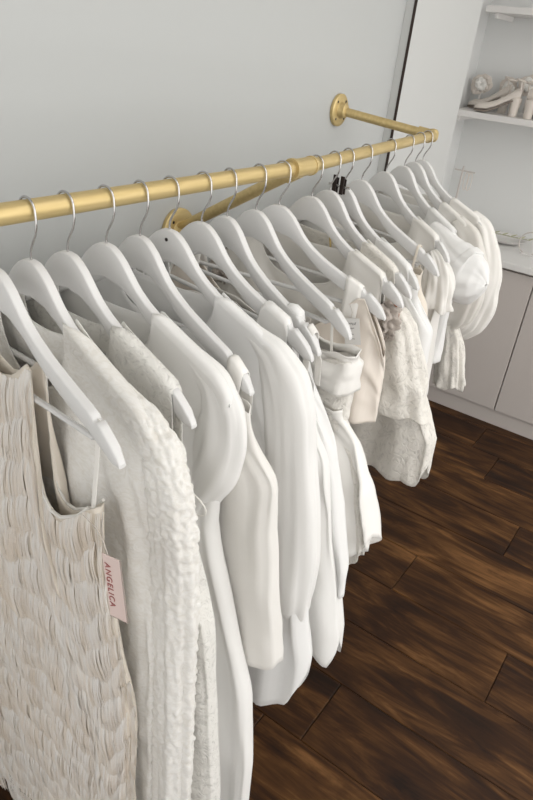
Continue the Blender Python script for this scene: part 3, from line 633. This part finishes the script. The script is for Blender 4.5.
# 18 --- last blouse
g18 = gthing(18, 'balloon_sleeve_blouse', 'off-white blouse with a long balloon sleeve, last garment on the rail', 'blouse')
f18 = neck(0.12, -0.22) + shoulder(0.12, 0.222, 7)
Body(f18, [(-0.7, 0.24), (-0.3, 0.235), (-0.18, 0.225)], -0.58, back=bk(0.12, f18), depth=0.024, fold=0.0095, nf=13, seed=182).mesh('blouse_body', CL['satin'], g18, cols=100, close=(0.12, 0.23))
s18 = [(0.175, -0.185, 0.022, 0.020), (0.214, -0.222, 0.046, 0.030), (0.232, -0.285, 0.066, 0.038), (0.240, -0.35, 0.078, 0.042), (0.244, -0.42, 0.082, 0.042), (0.236, -0.49, 0.068, 0.038), (0.222, -0.54, 0.038, 0.03)]
for sg in (1, -1): loft('balloon_sleeve', s18, CL['soft'], g18, 185, 0.004, 4, 64, 9, sg, y0=0.012)

# ------------------------------------------------------------------ tags, clip
def textmesh(body, size, extrude=0.0002):
    cu = bpy.data.curves.new('lettering', 'FONT'); cu.body = body; cu.size = size; cu.extrude = extrude; cu.align_x = 'CENTER'; cu.align_y = 'CENTER'; cu.space_character = 1.25
    to = bpy.data.objects.new('tmp_text', cu); C.objects.link(to); bpy.context.view_layer.update()
    me = bpy.data.meshes.new_from_object(to.evaluated_get(bpy.context.evaluated_depsgraph_get())); bpy.data.objects.remove(to); return me
x, yaw = HS[0]
H1 = Matrix.Translation((x, rail_y(x), RZ)) @ Matrix.Rotation(math.radians(yaw - 90), 4, 'Z')
tg = thing('hang_tag', 'narrow blush card tag lettered ANGELICA on the fringed dress', 'tag')
tg.matrix_world = H1 @ Matrix.Translation((0.281, -0.050, -0.363)) @ Matrix.Rotation(math.radians(10.2), 4, 'Z') @ Matrix.Rotation(math.radians(-5.9), 4, 'Y')
tcard = G().box(-0.0135, 0.0135, -0.0004, 0.0004, -0.048, 0.048).out('card', M['card'], tg)
G().box(0.0128, 0.0138, -0.0007, 0.0007, -0.0485, 0.0485).out('card_edge', M['card_edge'], tg)
G().box(-0.0135, 0.0128, -0.0007, 0.0007, -0.0485, -0.0478).out('card_edge', M['card_edge'], tg)
me = textmesh('ANGELICA', 0.0120); me.materials.append(M['ink']); o = bpy.data.objects.new('lettering', me); C.objects.link(o); o.parent = tcard
o.rotation_euler = Matrix(((0, 1, 0), (0, 0, -1), (-1, 0, 0))).to_euler(); o.location = (-0.0068, -0.0010, 0.003)
G().tube([(-0.004, 0, 0.046), (-0.016, 0.008, 0.054), (-0.040, 0.022, 0.056), (-0.075, 0.036, 0.055)], 0.0006, 6).out('string', M['thread'], tg, True)
def paper_tag(i, u, z, y, rot, lab, cn):
    x, yaw = HS[i - 1]
    t = thing('price_tag', lab, 'tag'); t.matrix_world = Matrix.Translation((x, rail_y(x), RZ)) @ Matrix.Rotation(math.radians(yaw - 90), 4, 'Z') @ Matrix.Translation((u, y, z)) @ Matrix.Rotation(math.radians(rot), 4, 'Y')
    pc = G().box(-0.016, 0.016, -0.0004, 0.0004, -0.028, 0.024).out('card', M['paper'], t)
    g = G(); R = random.Random(i)
    for k in range(4):
        yy = 0.014 - k * 0.010; pts = [(-0.011 + 0.002 * j, -0.0009, yy + R.uniform(-.003, .003)) for j in range(R.randint(7, 11))]; g.tube(pts, 0.0005, 4)
    g.out('handwriting', M['ink_dark'], pc)
    G().tube([(0, 0, 0.0245), (0.003, 0, 0.036), (-0.002, 0.004, 0.05)], 0.0006, 6).out('string', M['thread'], t, True)
paper_tag(9, 0.165, -0.255, -0.034, 12, 'white paper price tag with grey handwriting above the folded satin bodice', 0)
paper_tag(10, 0.195, -0.255, -0.030, -14, 'white paper price tag with handwriting below the tip before the beige slip', 0)
cp = thing('garment_clip', 'small black spring clip on the rail hooks right of the tee joint', 'clip', (HS[11][0] + 0.03, rail_y(HS[11][0]) - 0.004, RZ - 0.052), math.radians(-97))
for s_ in (-1, 1):
    G().box(s_ * 0.010 - 0.005, s_ * 0.010 + 0.005, -0.006, -0.003, -0.020, 0.018).out('clip_jaw', M['dark'], cp, bevel=0.001)
    G().box(s_ * 0.010 - 0.005, s_ * 0.010 + 0.005, 0.002, 0.005, -0.020, 0.012).out('clip_jaw', M['dark'], cp, bevel=0.001)
G().tube([(-0.028, 0, -0.004), (0.028, 0, -0.004)], 0.0026, 10).out('clip_bar', M['chrome'], cp, True)

# ------------------------------------------------------------------ shoes and ornaments on the shelf
def shoe(loc, rotz, lab, tilt=0):
    t = thing('heeled_shoe', lab, 'shoe', loc, rotz, 'cream heeled shoes on the alcove shelf'); S = 0.95
    prof = [(-0.115, 0.012, 0.020), (-0.09, 0.010, 0.036), (-0.05, 0.012, 0.040), (-0.01, 0.030, 0.032), (0.03, 0.055, 0.026), (0.07, 0.073, 0.027), (0.095, 0.078, 0.024)]
    g = G(); n = 14
    tops = [0.030, 0.045, 0.050, 0.066, 0.092, 0.125, 0.135]
    for (xx, zz, hw), tp in zip(prof, tops):
        for k in range(n):
            a = 2 * PI * k / n; cz = (zz + tp) / 2; hz = (tp - zz) / 2
            g.v.append((xx, hw * math.cos(a) * (1 if math.sin(a) < 0 else 0.8), cz + hz * math.sin(a)))
    for i in range(len(prof) - 1):
        for k in range(n): g.f.append((i * n + k, i * n + (k + 1) % n, (i + 1) * n + (k + 1) % n, (i + 1) * n + k))
    g.f.append(tuple(reversed(range(n)))); g.f.append(tuple((len(prof) - 1) * n + k for k in range(n)))
    g.out('upper', M['shoe'], t, True, angle=80)
    g = G(); n = 14
    for zz, r1, cx in ((0.0, 0.021, 0.074), (0.03, 0.022, 0.075), (0.06, 0.026, 0.076), (0.082, 0.028, 0.076)):
        for k in range(n): a = 2 * PI * k / n; g.v.append((cx + r1 * math.cos(a), r1 * math.sin(a), zz))
    for i in range(3):
        for k in range(n): g.f.append((i * n + k, i * n + (k + 1) % n, (i + 1) * n + (k + 1) % n, (i + 1) * n + k))
    g.f.append(tuple(reversed(range(n)))); g.f.append(tuple(3 * n + k for k in range(n)))
    g.out('block_heel', M['shoe'], t, True, angle=60)
    g = G()
    for (xx, zz, hw) in prof[:6]:
        for s_ in (-1, 1): g.v += [(xx, s_ * hw * 0.9, zz + 0.001), (xx, s_ * hw * 0.9, zz - 0.006 if zz > 0.006 else 0.0)]
    for i in range(5): b = i * 4; g.f += [(b, b + 2, b + 6, b + 4), (b + 1, b + 5, b + 7, b + 3), (b, b + 4, b + 5, b + 1), (b + 2, b + 3, b + 7, b + 6)]
    g.out('sole', M['sole'], t)
    G().tube([(0.085 + 0.030 * math.cos(a), 0.030 * math.sin(a), 0.158 - 0.006 * math.cos(a)) for a in [k / 16 * 2 * PI for k in range(17)]], 0.004, 8).out('ankle_strap', M['shoe'], t, True)
    for s_ in (-1, 1): G().tube([(0.088, s_ * 0.024, 0.12), (0.086, s_ * 0.029, 0.157)], 0.004, 8).out('ankle_strap', M['shoe'], t, True)
    return t
SZ = 1.4525
shoe((3.52, 1.075, SZ), math.radians(-83), 'cream block-heeled shoe standing foremost on the alcove shelf')
shoe((3.64, 1.16, SZ), math.radians(-100), 'cream block-heeled shoe behind the foremost one, nearest the column')
shoe((3.60, 0.915, SZ), math.radians(172), 'cream heeled shoe with its toe to the shelf edge, right of the foremost one')
shoe((3.60, 0.83, SZ), math.radians(178), 'cream heeled shoe farthest right on the shelf by the photo edge')
# white fabric hair flower ornaments standing among the shoes
for k, (p, hh, lab) in enumerate((((3.655, 1.085, SZ), 0.115, 'cream cloth rosette on a stem behind the foremost heeled shoe'),
                              ((3.645, 1.225, SZ), 0.120, 'cream cloth rosette on a stem beside the column, leftmost on the shelf'),
                              ((3.640, 0.985, SZ), 0.140, 'cream cloth rosette on a stem between the two pairs of heeled shoes'),
                              ((3.660, 0.745, SZ), 0.125, 'cream cloth rosette on a stem at the right edge of the photo'))):
    t = thing('cloth_rosette', lab, 'ornament', p, math.radians(-90), 'cloth rosettes among the shoes')
    G().lathe([(0.024, 0.0), (0.020, 0.01), (0.005, 0.016), (0.005, hh - 0.01)], 14).out('stem', M['vase'], t, True)
    petals(t, (0, 0, hh), 0.056, 9, M['shoe'], 7 + k); petals(t, (0.0, -0.014, hh), 0.034, 7, CL['satin'], 17 + k)
# things on the worktop
t = thing('trinket_dish', 'shallow white dish holding a pale green sprig on the worktop', 'dish', (3.50, 0.86, 0.8625))
G().lathe([(0.05, 0.0), (0.07, 0.004), (0.105, 0.022), (0.108, 0.026), (0.100, 0.022), (0.066, 0.009), (0.01, 0.008)], 32).out('dish', M['vase'], t, True)
sp = thing('leaf_sprig', 'pale green leaf sprig lying in the white dish', 'sprig', (3.50, 0.86, 0.888))
G().tube([(-0.02, 0.10, 0.004), (0, 0.03, 0.008), (0.01, -0.04, 0.006), (0.02, -0.12, 0.008)], 0.002, 6).out('stem', M['foliage'], sp, True)
for k in range(10):
    yy = 0.09 - k * 0.022; s_ = 1 if k % 2 else -1; g = G()
    c0 = Vector((0.0 + k * 0.002, yy, 0.008)); dv = Vector((s_ * 0.8, -0.6, 0.25)).normalized(); sd = dv.cross(Vector((0, 0, 1))).normalized()
    for i in range(5):
        tt = i / 4; wd = 0.009 * math.sin(PI * min(0.98, tt + 0.02))
        for q in (-1, 0, 1): g.v.append(tuple(c0 + dv * 0.04 * tt + sd * q * wd + Vector((0, 0, -abs(q) * 0.002))))
    for i in range(4):
        for q in (0, 1): g.f.append((i * 3 + q, i * 3 + q + 1, (i + 1) * 3 + q + 1, (i + 1) * 3 + q))
    o = link('leaf', g.v, g.f, M['foliage'], sp); md = o.modifiers.new('solid', 'SOLIDIFY'); md.thickness = 0.0008
t = thing('jewellery_stand', 'slim grey jewellery stand with a short crossbar at the back of the worktop', 'stand', (3.62, 1.21, 0.8625))
G().lathe([(0.04, 0.0), (0.04, 0.006), (0.006, 0.010), (0.005, 0.30), (0.003, 0.31)], 16).out('post', M['cabinet'], t, True)
G().tube([(0, -0.07, 0.285), (0, 0.045, 0.285)], 0.004, 8).out('crossbar', M['cabinet'], t, True)
for yy in (-0.05, -0.03): G().tube([(0, yy + 0.012 * math.cos(a), 0.235 + 0.047 * math.sin(a)) for a in [k / 12 * 2 * PI for k in range(13)]], 0.0022, 6).out('bead_loop', M['shoe'], t, True)
t = thing('wire_hoop', 'thin white wire hoop resting on the worktop near the photo edge', 'hoop', (3.36, 0.70, 0.8625))
G().tube([(0.0, 0.055 * math.cos(a), 0.055 + 0.055 * math.sin(a)) for a in [k / 24 * 2 * PI for k in range(25)]], 0.003, 8).out('hoop', M['cabinet'], t, True)
G().box(-0.02, 0.02, -0.03, 0.03, -0.0, 0.006).out('foot', M['vase'], t, bevel=0.001)
